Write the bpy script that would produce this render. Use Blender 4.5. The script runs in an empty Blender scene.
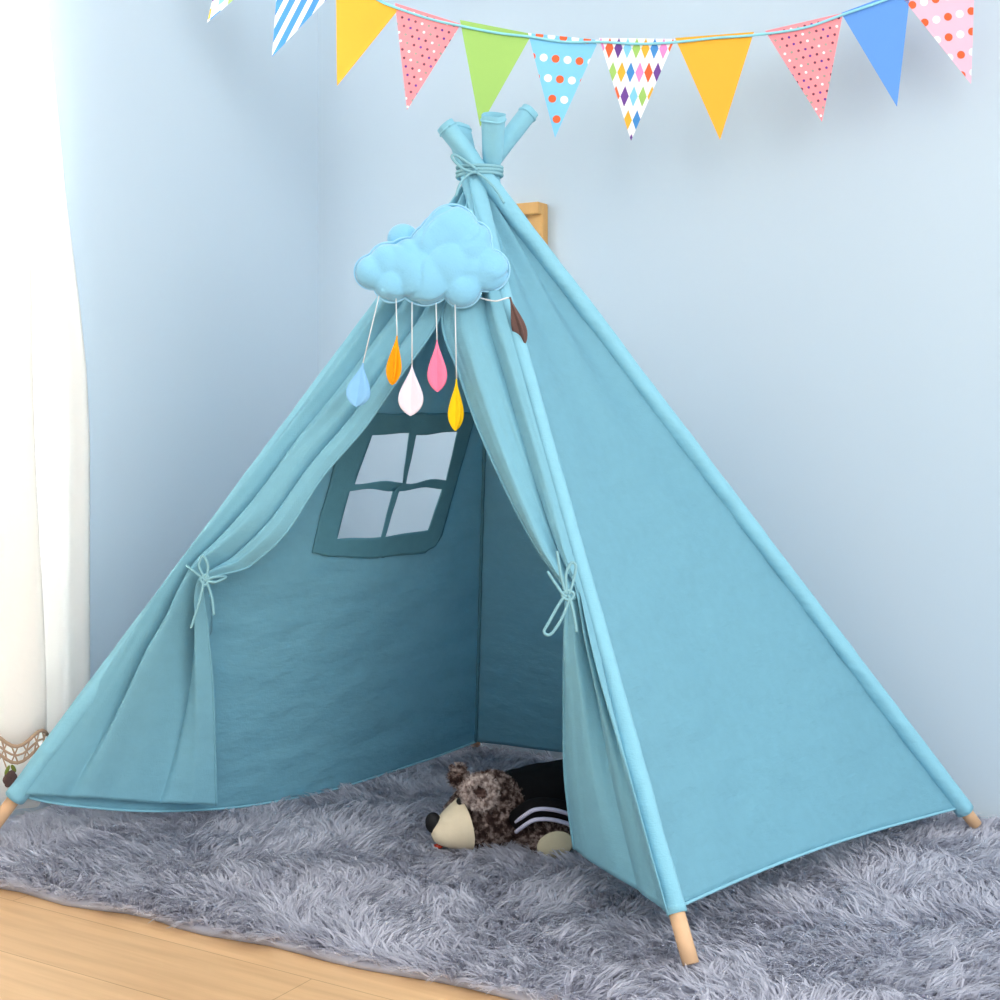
import bpy, bmesh, math, random
import numpy as np
from mathutils import Vector, noise, Matrix

random.seed(7); np.random.seed(7)
scene = bpy.context.scene
COL = scene.collection
PI = math.pi

# ------------------------------------------------------------------ camera geometry
F, HOR, CAMZ, SN, CS = 1400.0, 420.0, 0.76, 0.515, 0.857
def W(px, py, Y):
    """world point seen at picture position (px,py) at depth Y"""
    X = (px - 500) / F * Y
    return Vector((CS * X - SN * Y, SN * X + CS * Y, CAMZ - (py - HOR) / F * Y))
CAM = Vector((0, 0, CAMZ))
def proj(p):
    X = CS * p.x + SN * p.y; Y = -SN * p.x + CS * p.y
    return (500 + F * X / Y, HOR + F * (CAMZ - p.z) / Y)
def G(px, py, z=0.03):
    return W(px, py, (CAMZ - z) * F / (py - HOR))
def onplane(px, py, p0, n):
    d = W(px, py, 1.0) - CAM
    return CAM + d * ((p0 - CAM).dot(n) / d.dot(n))
VIEW = Vector((-SN, CS, 0)); RIGHT = Vector((CS, SN, 0)); UP = Vector((0, 0, 1))

# ------------------------------------------------------------------ materials
def s2l(c): return c / 12.92 if c <= 0.04045 else ((c + 0.055) / 1.055) ** 2.4
def rgb(r, g, b): return (s2l(r / 255), s2l(g / 255), s2l(b / 255), 1)
def mat(name, col, rough=0.8, var=0.0, vscale=20, bump=0.0, bscale=200, bdist=0.002, transl=0.0, weave=0, spec=0.3, sheen=0.0, wrinkle=0):
    m = bpy.data.materials.new(name); m.use_nodes = True
    nt = m.node_tree; N = nt.nodes; L = nt.links
    b = N['Principled BSDF']; b.inputs['Base Color'].default_value = col
    b.inputs['Roughness'].default_value = rough; b.inputs['Specular IOR Level'].default_value = spec
    if sheen: b.inputs['Sheen Weight'].default_value = sheen
    tc = N.new('ShaderNodeTexCoord'); colsock = None
    if var:
        n = N.new('ShaderNodeTexNoise'); n.inputs['Scale'].default_value = vscale; n.inputs['Detail'].default_value = 4
        L.new(tc.outputs['Object'], n.inputs['Vector'])
        mx = N.new('ShaderNodeMix'); mx.data_type = 'RGBA'
        mx.inputs[6].default_value = tuple(c * (1 - var) for c in col[:3]) + (1,)
        mx.inputs[7].default_value = tuple(min(1, c * (1 + var)) for c in col[:3]) + (1,)
        L.new(n.outputs['Fac'], mx.inputs[0]); L.new(mx.outputs[2], b.inputs['Base Color']); colsock = mx.outputs[2]
    prev = None
    def addbump(fac, strength, dist):
        nonlocal prev
        bp = N.new('ShaderNodeBump'); bp.inputs['Strength'].default_value = strength; bp.inputs['Distance'].default_value = dist
        L.new(fac, bp.inputs['Height'])
        if prev: L.new(prev.outputs['Normal'], bp.inputs['Normal'])
        prev = bp
    if wrinkle:
        n = N.new('ShaderNodeTexNoise'); n.inputs['Scale'].default_value = 9; n.inputs['Detail'].default_value = 5
        mp = N.new('ShaderNodeMapping'); mp.inputs['Scale'].default_value = (1, 1, 2.2)
        L.new(tc.outputs['Object'], mp.inputs['Vector']); L.new(mp.outputs['Vector'], n.inputs['Vector'])
        addbump(n.outputs['Fac'], wrinkle, 0.012)
    if bump:
        n = N.new('ShaderNodeTexNoise'); n.inputs['Scale'].default_value = bscale; n.inputs['Detail'].default_value = 3
        L.new(tc.outputs['Object'], n.inputs['Vector']); addbump(n.outputs['Fac'], bump, bdist)
    if weave:
        for sc_ in ((90, 90, 700), (600, 600, 80)):
            mp = N.new('ShaderNodeMapping'); mp.inputs['Scale'].default_value = sc_
            w = N.new('ShaderNodeTexNoise'); w.inputs['Scale'].default_value = 1.0; w.inputs['Detail'].default_value = 2
            L.new(tc.outputs['Object'], mp.inputs['Vector']); L.new(mp.outputs[0], w.inputs['Vector']); addbump(w.outputs['Fac'], 0.3, 0.0015)
    if prev: L.new(prev.outputs['Normal'], b.inputs['Normal'])
    if transl:
        t = N.new('ShaderNodeBsdfTranslucent'); t.inputs['Color'].default_value = col
        if colsock: L.new(colsock, t.inputs['Color'])
        ms = N.new('ShaderNodeMixShader'); ms.inputs[0].default_value = transl
        L.new(b.outputs[0], ms.inputs[1]); L.new(t.outputs[0], ms.inputs[2])
        L.new(ms.outputs[0], N['Material Output'].inputs['Surface'])
    return m

M = {}
CLOTH = rgb(138, 197, 216)
M['canvas'] = mat('canvas', CLOTH, 0.9, var=0.05, vscale=60, weave=160, transl=0.34, spec=0.12, sheen=0.05, wrinkle=0.9)
M['flap'] = mat('flap_canvas', CLOTH, 0.9, var=0.05, vscale=60, weave=160, transl=0.2, spec=0.12, sheen=0.05, wrinkle=0.3)
M['sleeve'] = mat('sleeve_canvas', CLOTH, 0.9, var=0.05, vscale=60, weave=160, spec=0.15, sheen=0.1, wrinkle=0.6)
M['trim_seam_shade'] = mat('dark_trim_seam_shade', rgb(92, 148, 166), 0.9, var=0.08, vscale=60, weave=160, transl=0.04, spec=0.15)  # window trim's own dark teal, also the painted shade of the corner seam
M['cord'] = mat('cotton_cord', rgb(136, 186, 198), 0.85, bump=0.4, bscale=400)
M['wood'] = mat('pine_pole', rgb(226, 186, 146), 0.55, var=0.15, vscale=30, bump=0.1)
M['hook_wood'] = mat('hook_wood', rgb(205, 160, 98), 0.5, var=0.15, vscale=30)
M['wall'] = mat('wall_paint', rgb(196, 214, 227), 0.85, bump=0.08, bscale=500, bdist=0.001, spec=0.15)
M['plush'] = mat('plush_blue', rgb(136, 200, 232), 0.95, var=0.06, vscale=25, bump=0.5, bscale=300, sheen=0.4, spec=0.1)
M['plush_rim'] = mat('plush_seam', rgb(160, 214, 240), 0.95, bump=0.3, bscale=300, spec=0.1)
M['string'] = mat('white_string', rgb(225, 228, 230), 0.8)
for k, c in dict(felt_blue=(140, 196, 240), felt_orange=(255, 165, 25), felt_white=(232, 224, 236), felt_pink=(255, 130, 165), felt_yellow=(252, 205, 30), felt_brown=(112, 88, 84)).items():
    M[k] = mat(k, rgb(*c), 0.95, var=0.05, vscale=80, bump=0.3, bscale=400, spec=0.1)
M['nose'] = mat('nose_black', rgb(18, 18, 20), 0.6, bump=0.2, bscale=300)
M['muzzle'] = mat('muzzle_cream', rgb(222, 208, 180), 0.9, var=0.05, vscale=90, bump=0.3, bscale=500)
M['pad'] = mat('paw_pad_fabric', rgb(196, 188, 160), 0.9, var=0.05, vscale=90, bump=0.3, bscale=500)
M['shirt'] = mat('shirt_black', rgb(20, 20, 22), 0.9, bump=0.2, bscale=400, spec=0.1)
M['stripe'] = mat('shirt_stripe', rgb(200, 200, 222), 0.9)
M['red'] = mat('mouth_red', rgb(225, 80, 60), 0.8)
M['metal'] = mat('white_metal', rgb(235, 235, 235), 0.4)
M['lace_trim'] = mat('lace_beige', rgb(196, 165, 138), 0.9)
M['green'] = mat('leaf_green', rgb(130, 140, 60), 0.8)
M['sheer'] = mat('sheer_white', (0.95, 0.94, 0.91, 1), 0.9, transl=0.4, spec=0.1, bump=0.1, bscale=300)
M['lace'] = mat('lace_white', (0.95, 0.93, 0.9, 1), 0.9, transl=0.5, spec=0.1, bump=0.6, bscale=45, bdist=0.004)
g = bpy.data.materials.new('window_glass'); g.use_nodes = True
g.node_tree.nodes['Principled BSDF'].inputs['Transmission Weight'].default_value = 1.0
g.node_tree.nodes['Principled BSDF'].inputs['Roughness'].default_value = 0.0
g.node_tree.nodes['Principled BSDF'].inputs['IOR'].default_value = 1.02
M['glass'] = g

def speckle(name, stops, scale, rough=0.95, transl=0.0):
    m = bpy.data.materials.new(name); m.use_nodes = True; N = m.node_tree.nodes; L = m.node_tree.links
    b = N['Principled BSDF']; b.inputs['Roughness'].default_value = rough; b.inputs['Specular IOR Level'].default_value = 0.15
    tc = N.new('ShaderNodeTexCoord'); n = N.new('ShaderNodeTexNoise'); n.inputs['Scale'].default_value = scale; n.inputs['Detail'].default_value = 3
    L.new(tc.outputs['Object'], n.inputs['Vector'])
    r = N.new('ShaderNodeValToRGB'); L.new(n.outputs['Fac'], r.inputs[0]); e = r.color_ramp.elements
    e[0].position, e[0].color = stops[0]; e[1].position, e[1].color = stops[-1]
    for p, c in stops[1:-1]:
        q = e.new(p); q.color = c
    L.new(r.outputs[0], b.inputs['Base Color'])
    if transl:
        t = N.new('ShaderNodeBsdfTranslucent'); L.new(r.outputs[0], t.inputs['Color']); ms = N.new('ShaderNodeMixShader'); ms.inputs[0].default_value = transl
        L.new(b.outputs[0], ms.inputs[1]); L.new(t.outputs[0], ms.inputs[2]); L.new(ms.outputs[0], N['Material Output'].inputs['Surface'])
    return m
M['bear_fur'] = speckle('bear_fur', [(0.36, rgb(52, 38, 36)), (0.5, rgb(98, 78, 72)), (0.62, rgb(190, 172, 164))], 95)
M['rug_fur'] = speckle('rug_fur', [(0.3, rgb(196, 197, 210)), (0.5, rgb(209, 210, 221)), (0.7, rgb(221, 222, 232))], 14, transl=0.35)

def wood_floor():
    m = bpy.data.materials.new('oak_floor'); m.use_nodes = True; N = m.node_tree.nodes; L = m.node_tree.links
    b = N['Principled BSDF']; b.inputs['Roughness'].default_value = 0.42
    tc = N.new('ShaderNodeTexCoord'); mp = N.new('ShaderNodeMapping'); mp.inputs['Rotation'].default_value = (0, 0, 0)
    L.new(tc.outputs['Object'], mp.inputs['Vector'])
    br = N.new('ShaderNodeTexBrick'); br.inputs['Scale'].default_value = 1; br.inputs['Brick Width'].default_value = 1.2; br.inputs['Row Height'].default_value = 0.15
    br.inputs['Mortar Size'].default_value = 0.0009; br.inputs['Color1'].default_value = rgb(232, 192, 144); br.inputs['Color2'].default_value = rgb(222, 180, 132)
    br.inputs['Mortar'].default_value = rgb(190, 148, 104)
    L.new(mp.outputs[0], br.inputs['Vector'])
    mp2 = N.new('ShaderNodeMapping'); mp2.inputs['Scale'].default_value = (1.5, 22, 1)
    L.new(tc.outputs['Object'], mp2.inputs['Vector'])
    n = N.new('ShaderNodeTexNoise'); n.inputs['Scale'].default_value = 2.2; n.inputs['Detail'].default_value = 6; L.new(mp2.outputs[0], n.inputs['Vector'])
    r = N.new('ShaderNodeValToRGB'); r.color_ramp.elements[0].position = 0.35; r.color_ramp.elements[0].color = (0.86, 0.82, 0.78, 1)
    r.color_ramp.elements[1].position = 0.6; r.color_ramp.elements[1].color = (1, 1, 1, 1)
    L.new(n.outputs['Fac'], r.inputs[0])
    mx = N.new('ShaderNodeMix'); mx.data_type = 'RGBA'; mx.blend_type = 'MULTIPLY'; mx.inputs[0].default_value = 1
    L.new(br.outputs['Color'], mx.inputs[6]); L.new(r.outputs[0], mx.inputs[7]); L.new(mx.outputs[2], b.inputs['Base Color'])
    return m
M['floor'] = wood_floor()

# ------------------------------------------------------------------ object helpers
def mesh_obj(name, verts, faces, mats, parent=None, smooth=True, midx=None):
    me = bpy.data.meshes.new(name); me.from_pydata([tuple(v) for v in verts], [], faces)
    mats = mats if isinstance(mats, (list, tuple)) else [mats]
    for m in mats: me.materials.append(M[m] if isinstance(m, str) else m)
    if midx: me.polygons.foreach_set('material_index', midx)
    if smooth: me.polygons.foreach_set('use_smooth', [True] * len(me.polygons))
    me.update()
    o = bpy.data.objects.new(name, me); COL.objects.link(o)
    if parent: o.parent = parent; o.matrix_parent_inverse = Matrix.Translation(-parent.location)
    return o
def bm_obj(name, bm, mats, parent=None, smooth=True):
    me = bpy.data.meshes.new(name); bm.to_mesh(me); bm.free()
    for m in (mats if isinstance(mats, (list, tuple)) else [mats]): me.materials.append(M[m] if isinstance(m, str) else m)
    if smooth: me.polygons.foreach_set('use_smooth', [True] * len(me.polygons))
    o = bpy.data.objects.new(name, me); COL.objects.link(o)
    if parent: o.parent = parent; o.matrix_parent_inverse = Matrix.Translation(-parent.location)
    return o
def thing(name, label, cat, loc, group=None):
    o = bpy.data.objects.new(name, None); COL.objects.link(o); o.location = loc; o.empty_display_size = 0.1
    o['label'] = label; o['category'] = cat
    if group: o['group'] = group
    return o
def solid(o, t, off=0.0):
    m = o.modifiers.new('thickness', 'SOLIDIFY'); m.thickness = t; m.offset = off
def bevel(o, w, seg=2):
    m = o.modifiers.new('bevel', 'BEVEL'); m.width = w; m.segments = seg
def add_box(bm, x0, x1, y0, y1, z0, z1):
    v = [bm.verts.new(p) for p in ((x0,y0,z0),(x1,y0,z0),(x1,y1,z0),(x0,y1,z0),(x0,y0,z1),(x1,y0,z1),(x1,y1,z1),(x0,y1,z1))]
    for f in ((0,3,2,1),(4,5,6,7),(0,1,5,4),(1,2,6,5),(2,3,7,6),(3,0,4,7)): bm.faces.new([v[i] for i in f])
def smooth_path(pts, n=6):
    out = []; P = [pts[0]] + list(pts) + [pts[-1]]
    for i in range(1, len(P) - 2):
        a, b, c, d = P[i-1], P[i], P[i+1], P[i+2]
        for k in range(n):
            t = k / n
            out.append(0.5 * ((2*b) + (c - a)*t + (2*a - 5*b + 4*c - d)*t*t + (3*b - a - 3*c + d)*t**3))
    out.append(P[-2]); return out
def tube_data(path, rad, seg=10, ref=None, V=None, Fc=None, cap=True, twist=0.0):
    """sweep an ellipse; rad(i) -> (a,b); ref: direction of the a-axis"""
    V = [] if V is None else V; Fc = [] if Fc is None else Fc
    base = len(V); n = len(path); prev = ref or Vector((0.31, 0.2, 0.93))
    for i, p in enumerate(path):
        t = (path[min(i+1, n-1)] - path[max(i-1, 0)]).normalized()
        a = prev - t * prev.dot(t)
        if a.length < 1e-5: a = t.orthogonal()
        a.normalize(); b = t.cross(a)
        if ref is None: prev = a
        ra, rb = rad(i) if callable(rad) else (rad, rad)
        for k in range(seg):
            th = 2*PI*k/seg
            V.append(p + a*math.cos(th)*ra + b*math.sin(th)*rb)
    for i in range(n-1):
        for k in range(seg):
            a0 = base + i*seg + k; a1 = base + i*seg + (k+1) % seg
            Fc.append((a0, a1, a1 + seg, a0 + seg))
    if cap:
        Fc.append(tuple(base + k for k in reversed(range(seg)))); Fc.append(tuple(base + (n-1)*seg + k for k in range(seg)))
    return V, Fc
def tube_obj(name, path, rad, m, parent=None, seg=10, smooth_n=0, **kw):
    if smooth_n: path = smooth_path(path, smooth_n)
    V, Fc = tube_data(path, rad, seg, **kw)
    return mesh_obj(name, V, Fc, m, parent)
def interp(x, xs, ys):
    if x <= xs[0]: return ys[0]
    for i in range(len(xs)-1):
        if x <= xs[i+1]:
            t = (x-xs[i])/(xs[i+1]-xs[i]); return ys[i]*(1-t)+ys[i+1]*t
    return ys[-1]
def grid_obj(name, rows, m, parent=None, keep=None, thick=0.0014):
    nr, nc = len(rows), len(rows[0]); V = [p for r in rows for p in r]; Fc = []
    for i in range(nr-1):
        for j in range(nc-1):
            if keep is None or keep(i, j): Fc.append((i*nc+j, i*nc+j+1, (i+1)*nc+j+1, (i+1)*nc+j))
    o = mesh_obj(name, V, Fc, m, parent); solid(o, thick); return o
def nz(x, y, z=0.0): return noise.noise(Vector((x, y, z)))
def sstep(a, b, x):
    t = min(1, max(0, (x-a)/(b-a))); return t*t*(3-2*t)

# ------------------------------------------------------------------ room shell
BWY, LWX = 2.725, -2.16
def struct(o): o['kind'] = 'structure'; return o
bm = bmesh.new(); add_box(bm, LWX-0.1, 2.6, -2.2, BWY+0.1, -0.05, 0.0); struct(bm_obj('floor', bm, 'floor', smooth=False))
bm = bmesh.new(); add_box(bm, LWX, 2.6, BWY, BWY+0.1, 0.0, 2.6); struct(bm_obj('wall_back', bm, 'wall', smooth=False))
WY0, WY1, WZ0, WZ1 = 0.45, 1.87, 0.12, 2.15
bm = bmesh.new()
add_box(bm, LWX-0.1, LWX, WY1, BWY+0.1, 0, 2.6); add_box(bm, LWX-0.1, LWX, -2.2, WY0, 0, 2.6)
add_box(bm, LWX-0.1, LWX, WY0, WY1, 0, WZ0); add_box(bm, LWX-0.1, LWX, WY0, WY1, WZ1, 2.6)
struct(bm_obj('wall_left', bm, 'wall', smooth=False))
win = bpy.data.objects.new('window_1', None); COL.objects.link(win); win.location = (LWX-0.05, WY0, WZ0); win['kind'] = 'structure'
bm = bmesh.new(); x0, x1 = LWX-0.08, LWX-0.02
for a, b in ((WY0, WY0+0.05), (WY1-0.05, WY1), (1.09, 1.14)): add_box(bm, x0, x1, a, b, WZ0, WZ1)
add_box(bm, x0, x1, WY0, WY1, WZ0, WZ0+0.05); add_box(bm, x0, x1, WY0, WY1, WZ1-0.05, WZ1)
struct(bm_obj('window_frame', bm, 'metal', win, smooth=False))
bm = bmesh.new(); add_box(bm, LWX-0.053, LWX-0.047, WY0+0.04, WY1-0.04, WZ0+0.04, WZ1-0.04)
struct(bm_obj('window_pane', bm, 'glass', win, smooth=False))

# ------------------------------------------------------------------ curtains
CX = LWX + 0.055
def wallx(px, xw):  # world y on plane x = xw seen at column px
    k = (px-500)/F
    return xw * (CS + SN*k) / (k*CS - SN)
edge = [(0, 45), (100, 55), (200, 65), (300, 78), (370, 85), (440, 88), (900, 88)]
def sheer_edge(z, xw=CX):
    wy = 1.95
    for _ in range(5):
        Y = -SN*xw + CS*wy; py = HOR + F*(CAMZ - z)/Y
        wy = wallx(interp(py, [e[0] for e in edge], [e[1] for e in edge]), xw)
    return wy
def curtain(name, label, xw, edgef, y_end, z0, z1, waves, amp, m, nr=60, nc=150, hem=None):
    t = thing(name, label, 'curtain', (xw, (y_end+1.9)/2, 0))
    rows = []
    for i in range(nr+1):
        v = i/nr; r = []
        for j in range(nc+1):
            u = j/nc
            z = z1 + (z0-z1)*v
            if hem: z = z1 + (z0 + hem(u) - z1)*v
            e = edgef(z); y = e + (y_end-e)*u
            x = xw + amp*math.sin(2*PI*waves*u + 0.8*math.sin(3*u+v)) * (0.6+0.4*v) + 0.003*nz(u*20, v*4)
            if u < 0.03: x += 0
            r.append(Vector((x, y, z)))
        rows.append(r)
    p = grid_obj('curtain_panel', rows, m, t, thick=0.001)
    return t, rows
sc, _ = curtain('sheer_curtain', 'plain white sheer curtain reaching the floor, hanging directly beside the blue left wall', CX, sheer_edge, 0.55, 0.035, 2.3, 22, 0.010, 'sheer')
LXC = CX + 0.045
y28 = wallx(30, LXC)
lace_edge = lambda z: y28 + 0.03*sstep(0.9, 0.2, z) - 0.02*sstep(0.9, 1.6, z)
lc, lrows = curtain('lace_curtain', 'white embroidered lace curtain with beige crochet scallops at its hem, nearest the left frame edge', LXC, lace_edge, 0.55, 0.175, 2.3, 9, 0.015, 'lace', hem=lambda u: 0.012*math.sin(2*PI*u*16))
# crochet trim: scalloped band of crossing cords under the hem, with loops
hemv = lrows[-1]
V, Fc = [], []
def off(z, dx=0.0): return [p + Vector((dx, 0, z)) for p in hemv]
for dz, r in ((0.004, .0035), (-0.012, .002), (-0.026, .003)): tube_data(off(dz, 0.002), r, 6, V=V, Fc=Fc)
for ph in (0, 1):
    tube_data([p + Vector((0.003, 0, -0.011 + 0.013*(1 if (i//2+ph) % 2 else -1))) for i, p in enumerate(hemv)], 0.0016, 5, V=V, Fc=Fc)
mesh_obj('lace_trim', V, Fc, 'lace_trim', lc)
V, Fc = [], []
n = len(hemv)
for i0 in range(0, n-12, 10):
    tube_data([hemv[i0+k] + Vector((0.003, 0, -0.026 - 0.05*math.sin(PI*k/10))) for k in range(11)], 0.0013, 5, V=V, Fc=Fc)
mesh_obj('loop_fringe', V, Fc, 'lace_trim', lc)
def blob(name, c, r, m, parent, scl=(1, 1, 1), seg=16):
    bm = bmesh.new(); bmesh.ops.create_uvsphere(bm, u_segments=seg*2, v_segments=seg, radius=1)
    for v in bm.verts:
        k = 1 + 0.05*nz(v.co.x*2, v.co.y*2, v.co.z*2); v.co = Vector(c) + Vector((v.co.x*r*scl[0], v.co.y*r*scl[1], v.co.z*r*scl[2]))*k
    return bm_obj(name, bm, m, parent)
# small appliqué flower hanging from the loops
fc = Vector((LXC+0.008, wallx(7, LXC), 0.115))
V, Fc = [], []
bm = bmesh.new()
for k in range(6):
    a = 2*PI*k/6; mt = Matrix.Translation(fc + Vector((0, math.cos(a)*0.008, math.sin(a)*0.008))) @ Matrix.Diagonal((0.004, 0.008, 0.008, 1))
    bmesh.ops.create_uvsphere(bm, u_segments=10, v_segments=8, radius=1, matrix=mt)
bm_obj('flower', bm, 'felt_brown', lc)
bm = bmesh.new()
for s in (-1, 1):
    bmesh.ops.create_uvsphere(bm, u_segments=10, v_segments=8, radius=1, matrix=Matrix.Translation(fc + Vector((0.001, 0.007*s, 0.017))) @ Matrix.Rotation(s*0.6, 4, 'X') @ Matrix.Diagonal((0.002, 0.004, 0.009, 1)))
bm_obj('leaf', bm, 'green', lc)
rod = tube_obj('curtain_rod', [Vector((CX+0.02, 0.3, 2.31)), Vector((CX+0.02, 2.1, 2.31))], 0.012, 'metal')
rod['label'] = 'white curtain rod above the window, carrying both curtains'; rod['category'] = 'curtain rod'

# ------------------------------------------------------------------ rug
E1, E2 = G(0, 890, 0.0), G(500, 998, 0.0)
dr = (E2 - E1).normalized()
def rug_front(x): return E1.y + (x - E1.x) * dr.y / dr.x
rx0, rx1, ry1 = LWX + 0.01, 1.15, BWY - 0.03
NX, NY = 60, 44
V = []; Fc = []
for j in range(NY+1):
    for i in range(NX+1):
        x = rx0 + (rx1-rx0)*i/NX; yf = rug_front(x) + 0.006*math.sin(x*23) + 0.01*nz(x*6, 3)
        y = yf + (ry1-yf)*j/NY
        V.append((x, y, 0.010))
for j in range(NY):
    for i in range(NX): a = j*(NX+1)+i; Fc.append((a, a+1, a+NX+2, a+NX+1))
rug = mesh_obj('shag_rug', V, Fc, ['rug_fur'])
rug['label'] = 'grey shaggy long-pile rug on the wooden floor under the tent'; rug['category'] = 'rug'
solid(rug, 0.009, -1)
# shaggy pile: leaning tufts of tapered strands
rng = np.random.default_rng(11)
sp = 0.0100
gx, gy = np.meshgrid(np.arange(rx0, rx1, sp), np.arange(E2.y-1.0, ry1, sp)); gx = gx.ravel(); gy = gy.ravel()
gx = gx + rng.uniform(-.5, .5, gx.size)*sp; gy = gy + rng.uniform(-.5, .5, gy.size)*sp
front = E1.y + (gx-E1.x)*dr.y/dr.x + 0.001
ok = (gy > front) & (gy < ry1) & (gx > LWX+0.085) & (gx < rx1) & ((-SN*gx + CS*gy) > 1.35)
gx = gx[ok]; gy = gy[ok]; NT = gx.size
lean = np.array([6.3*noise.noise(Vector((float(a)*3.2, float(b)*3.2, 1.7))) + 3.0*noise.noise(Vector((float(a)*9, float(b)*9, 4.2))) for a, b in zip(gx, gy)]) - 2.2
lean = lean + rng.normal(0, .65, NT)
near = np.clip(1-(gy-(E1.y + (gx-E1.x)*dr.y/dr.x))/0.03, 0, 1)
lean = lean*(1-near) + (-np.pi/2 + rng.normal(0, .5, NT))*near
ll = 0.030*(0.55 + 0.9*rng.random(NT)); hh = 0.021*(0.5+0.8*rng.random(NT))*(1-0.5*near)
tipx, tipy = gx + np.cos(lean)*ll, gy + np.sin(lean)*ll
NBL = 8
bx = np.repeat(gx, NBL) + rng.normal(0, .0042, NT*NBL); by = np.repeat(gy, NBL) + rng.normal(0, .0042, NT*NBL)
by = np.minimum(by, ry1)
tx = np.repeat(tipx, NBL) + rng.normal(0, .0045, NT*NBL); ty = np.repeat(tipy, NBL) + rng.normal(0, .0045, NT*NBL)
ty = np.minimum(ty, BWY-0.004); tx = np.maximum(tx, LWX+0.004)
tz = 0.010 + np.repeat(hh, NBL)*(0.75+0.5*rng.random(NT*NBL))
n = bx.size; wdt = 0.00135*(0.7+0.7*rng.random(n)); wa = rng.uniform(0, 2*np.pi, n); wx, wy_ = np.cos(wa), np.sin(wa)
verts = np.zeros((n, 7, 3), np.float32)
kx = rng.normal(0, .003, n); ky = rng.normal(0, .003, n)
for q, t in enumerate((0.0, 0.38, 0.72, 1.0)):
    px_ = bx + (tx-bx)*t**1.7 + kx*np.sin(np.pi*t); py_ = by + (ty-by)*t**1.7 + ky*np.sin(np.pi*t); pz_ = 0.009 + (tz-0.009)*(1-(1-t)**1.6)*(1-0.12*t)
    wq = wdt*(1, 1, .75, 0)[q]
    if q < 3:
        verts[:, 2*q] = np.stack([px_-wx*wq, py_-wy_*wq, pz_], 1); verts[:, 2*q+1] = np.stack([px_+wx*wq, py_+wy_*wq, pz_], 1)
    else: verts[:, 6] = np.stack([px_, py_, pz_], 1)
base = (np.arange(n)*7)[:, None]
loops = (base + np.array([0, 1, 3, 2, 2, 3, 5, 4, 4, 5, 6])[None]).astype(np.int32).ravel()
starts = ((np.arange(n)*11)[:, None] + np.array([0, 4, 8])[None]).astype(np.int32).ravel()
me = bpy.data.meshes.new('pile'); me.vertices.add(n*7); me.vertices.foreach_set('co', verts.ravel())
me.loops.add(loops.size); me.loops.foreach_set('vertex_index', loops)
me.polygons.add(starts.size); me.polygons.foreach_set('loop_start', starts)
me.update(calc_edges=True); me.validate()
me.polygons.foreach_set('use_smooth', [True]*len(me.polygons)); me.materials.append(M['rug_fur'])
pile = bpy.data.objects.new('pile', me); COL.objects.link(pile); pile.parent = rug; pile['kind'] = 'stuff'

# ------------------------------------------------------------------ tent
FOOT = dict(L=G(-16, 839), F=G(691, 964), R=G(976, 825), B=G(475.5, 744))
APEX = W(479, 172, 2.50)
TENT_LABEL = 'teal blue canvas teepee tent with tied-back door flaps on the grey rug'
tent = thing('teepee_tent', TENT_LABEL, 'play tent', (APEX.x, APEX.y, 0.0))
cen = (FOOT['L']+FOOT['F']+FOOT['R']+FOOT['B'])/4
def radial(k):
    r = FOOT[k]-Vector((APEX.x, APEX.y, 0)); r.z = 0; return r.normalized()
poles = {}
EXT = dict(L=0.145, F=0.100, R=0.100, B=0.105)
for k in 'LFRB':
    tan = radial(k).cross(UP)
    A = APEX + tan*0.019 + (RIGHT*0.004 if k == 'B' else RIGHT*0.007 if k == 'L' else Vector())
    f = FOOT[k]; d = (A-f); ln = d.length; d.normalize()
    poles[k] = (f, A, d, ln)
    tip = A + d*(EXT[k]-0.012)
    tube_obj('pole', [f + d*(ln+EXT[k]-0.012)*i/40 for i in range(41)], 0.0115, 'wood', tent, seg=16)
BARE = dict(L=0.09, F=0.066, R=0.034, B=0.012)
def polept(k, s): f, A, d, ln = poles[k]; return f + d*s
def pole_at_py(k, py):   # point on the pole at picture row py
    f, A, d, ln = poles[k]; lo, hi = 0.0, ln+0.1
    for _ in range(40):
        m = (lo+hi)/2
        if proj(f+d*m)[1] > py: lo = m
        else: hi = m
    return f + d*lo
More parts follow.
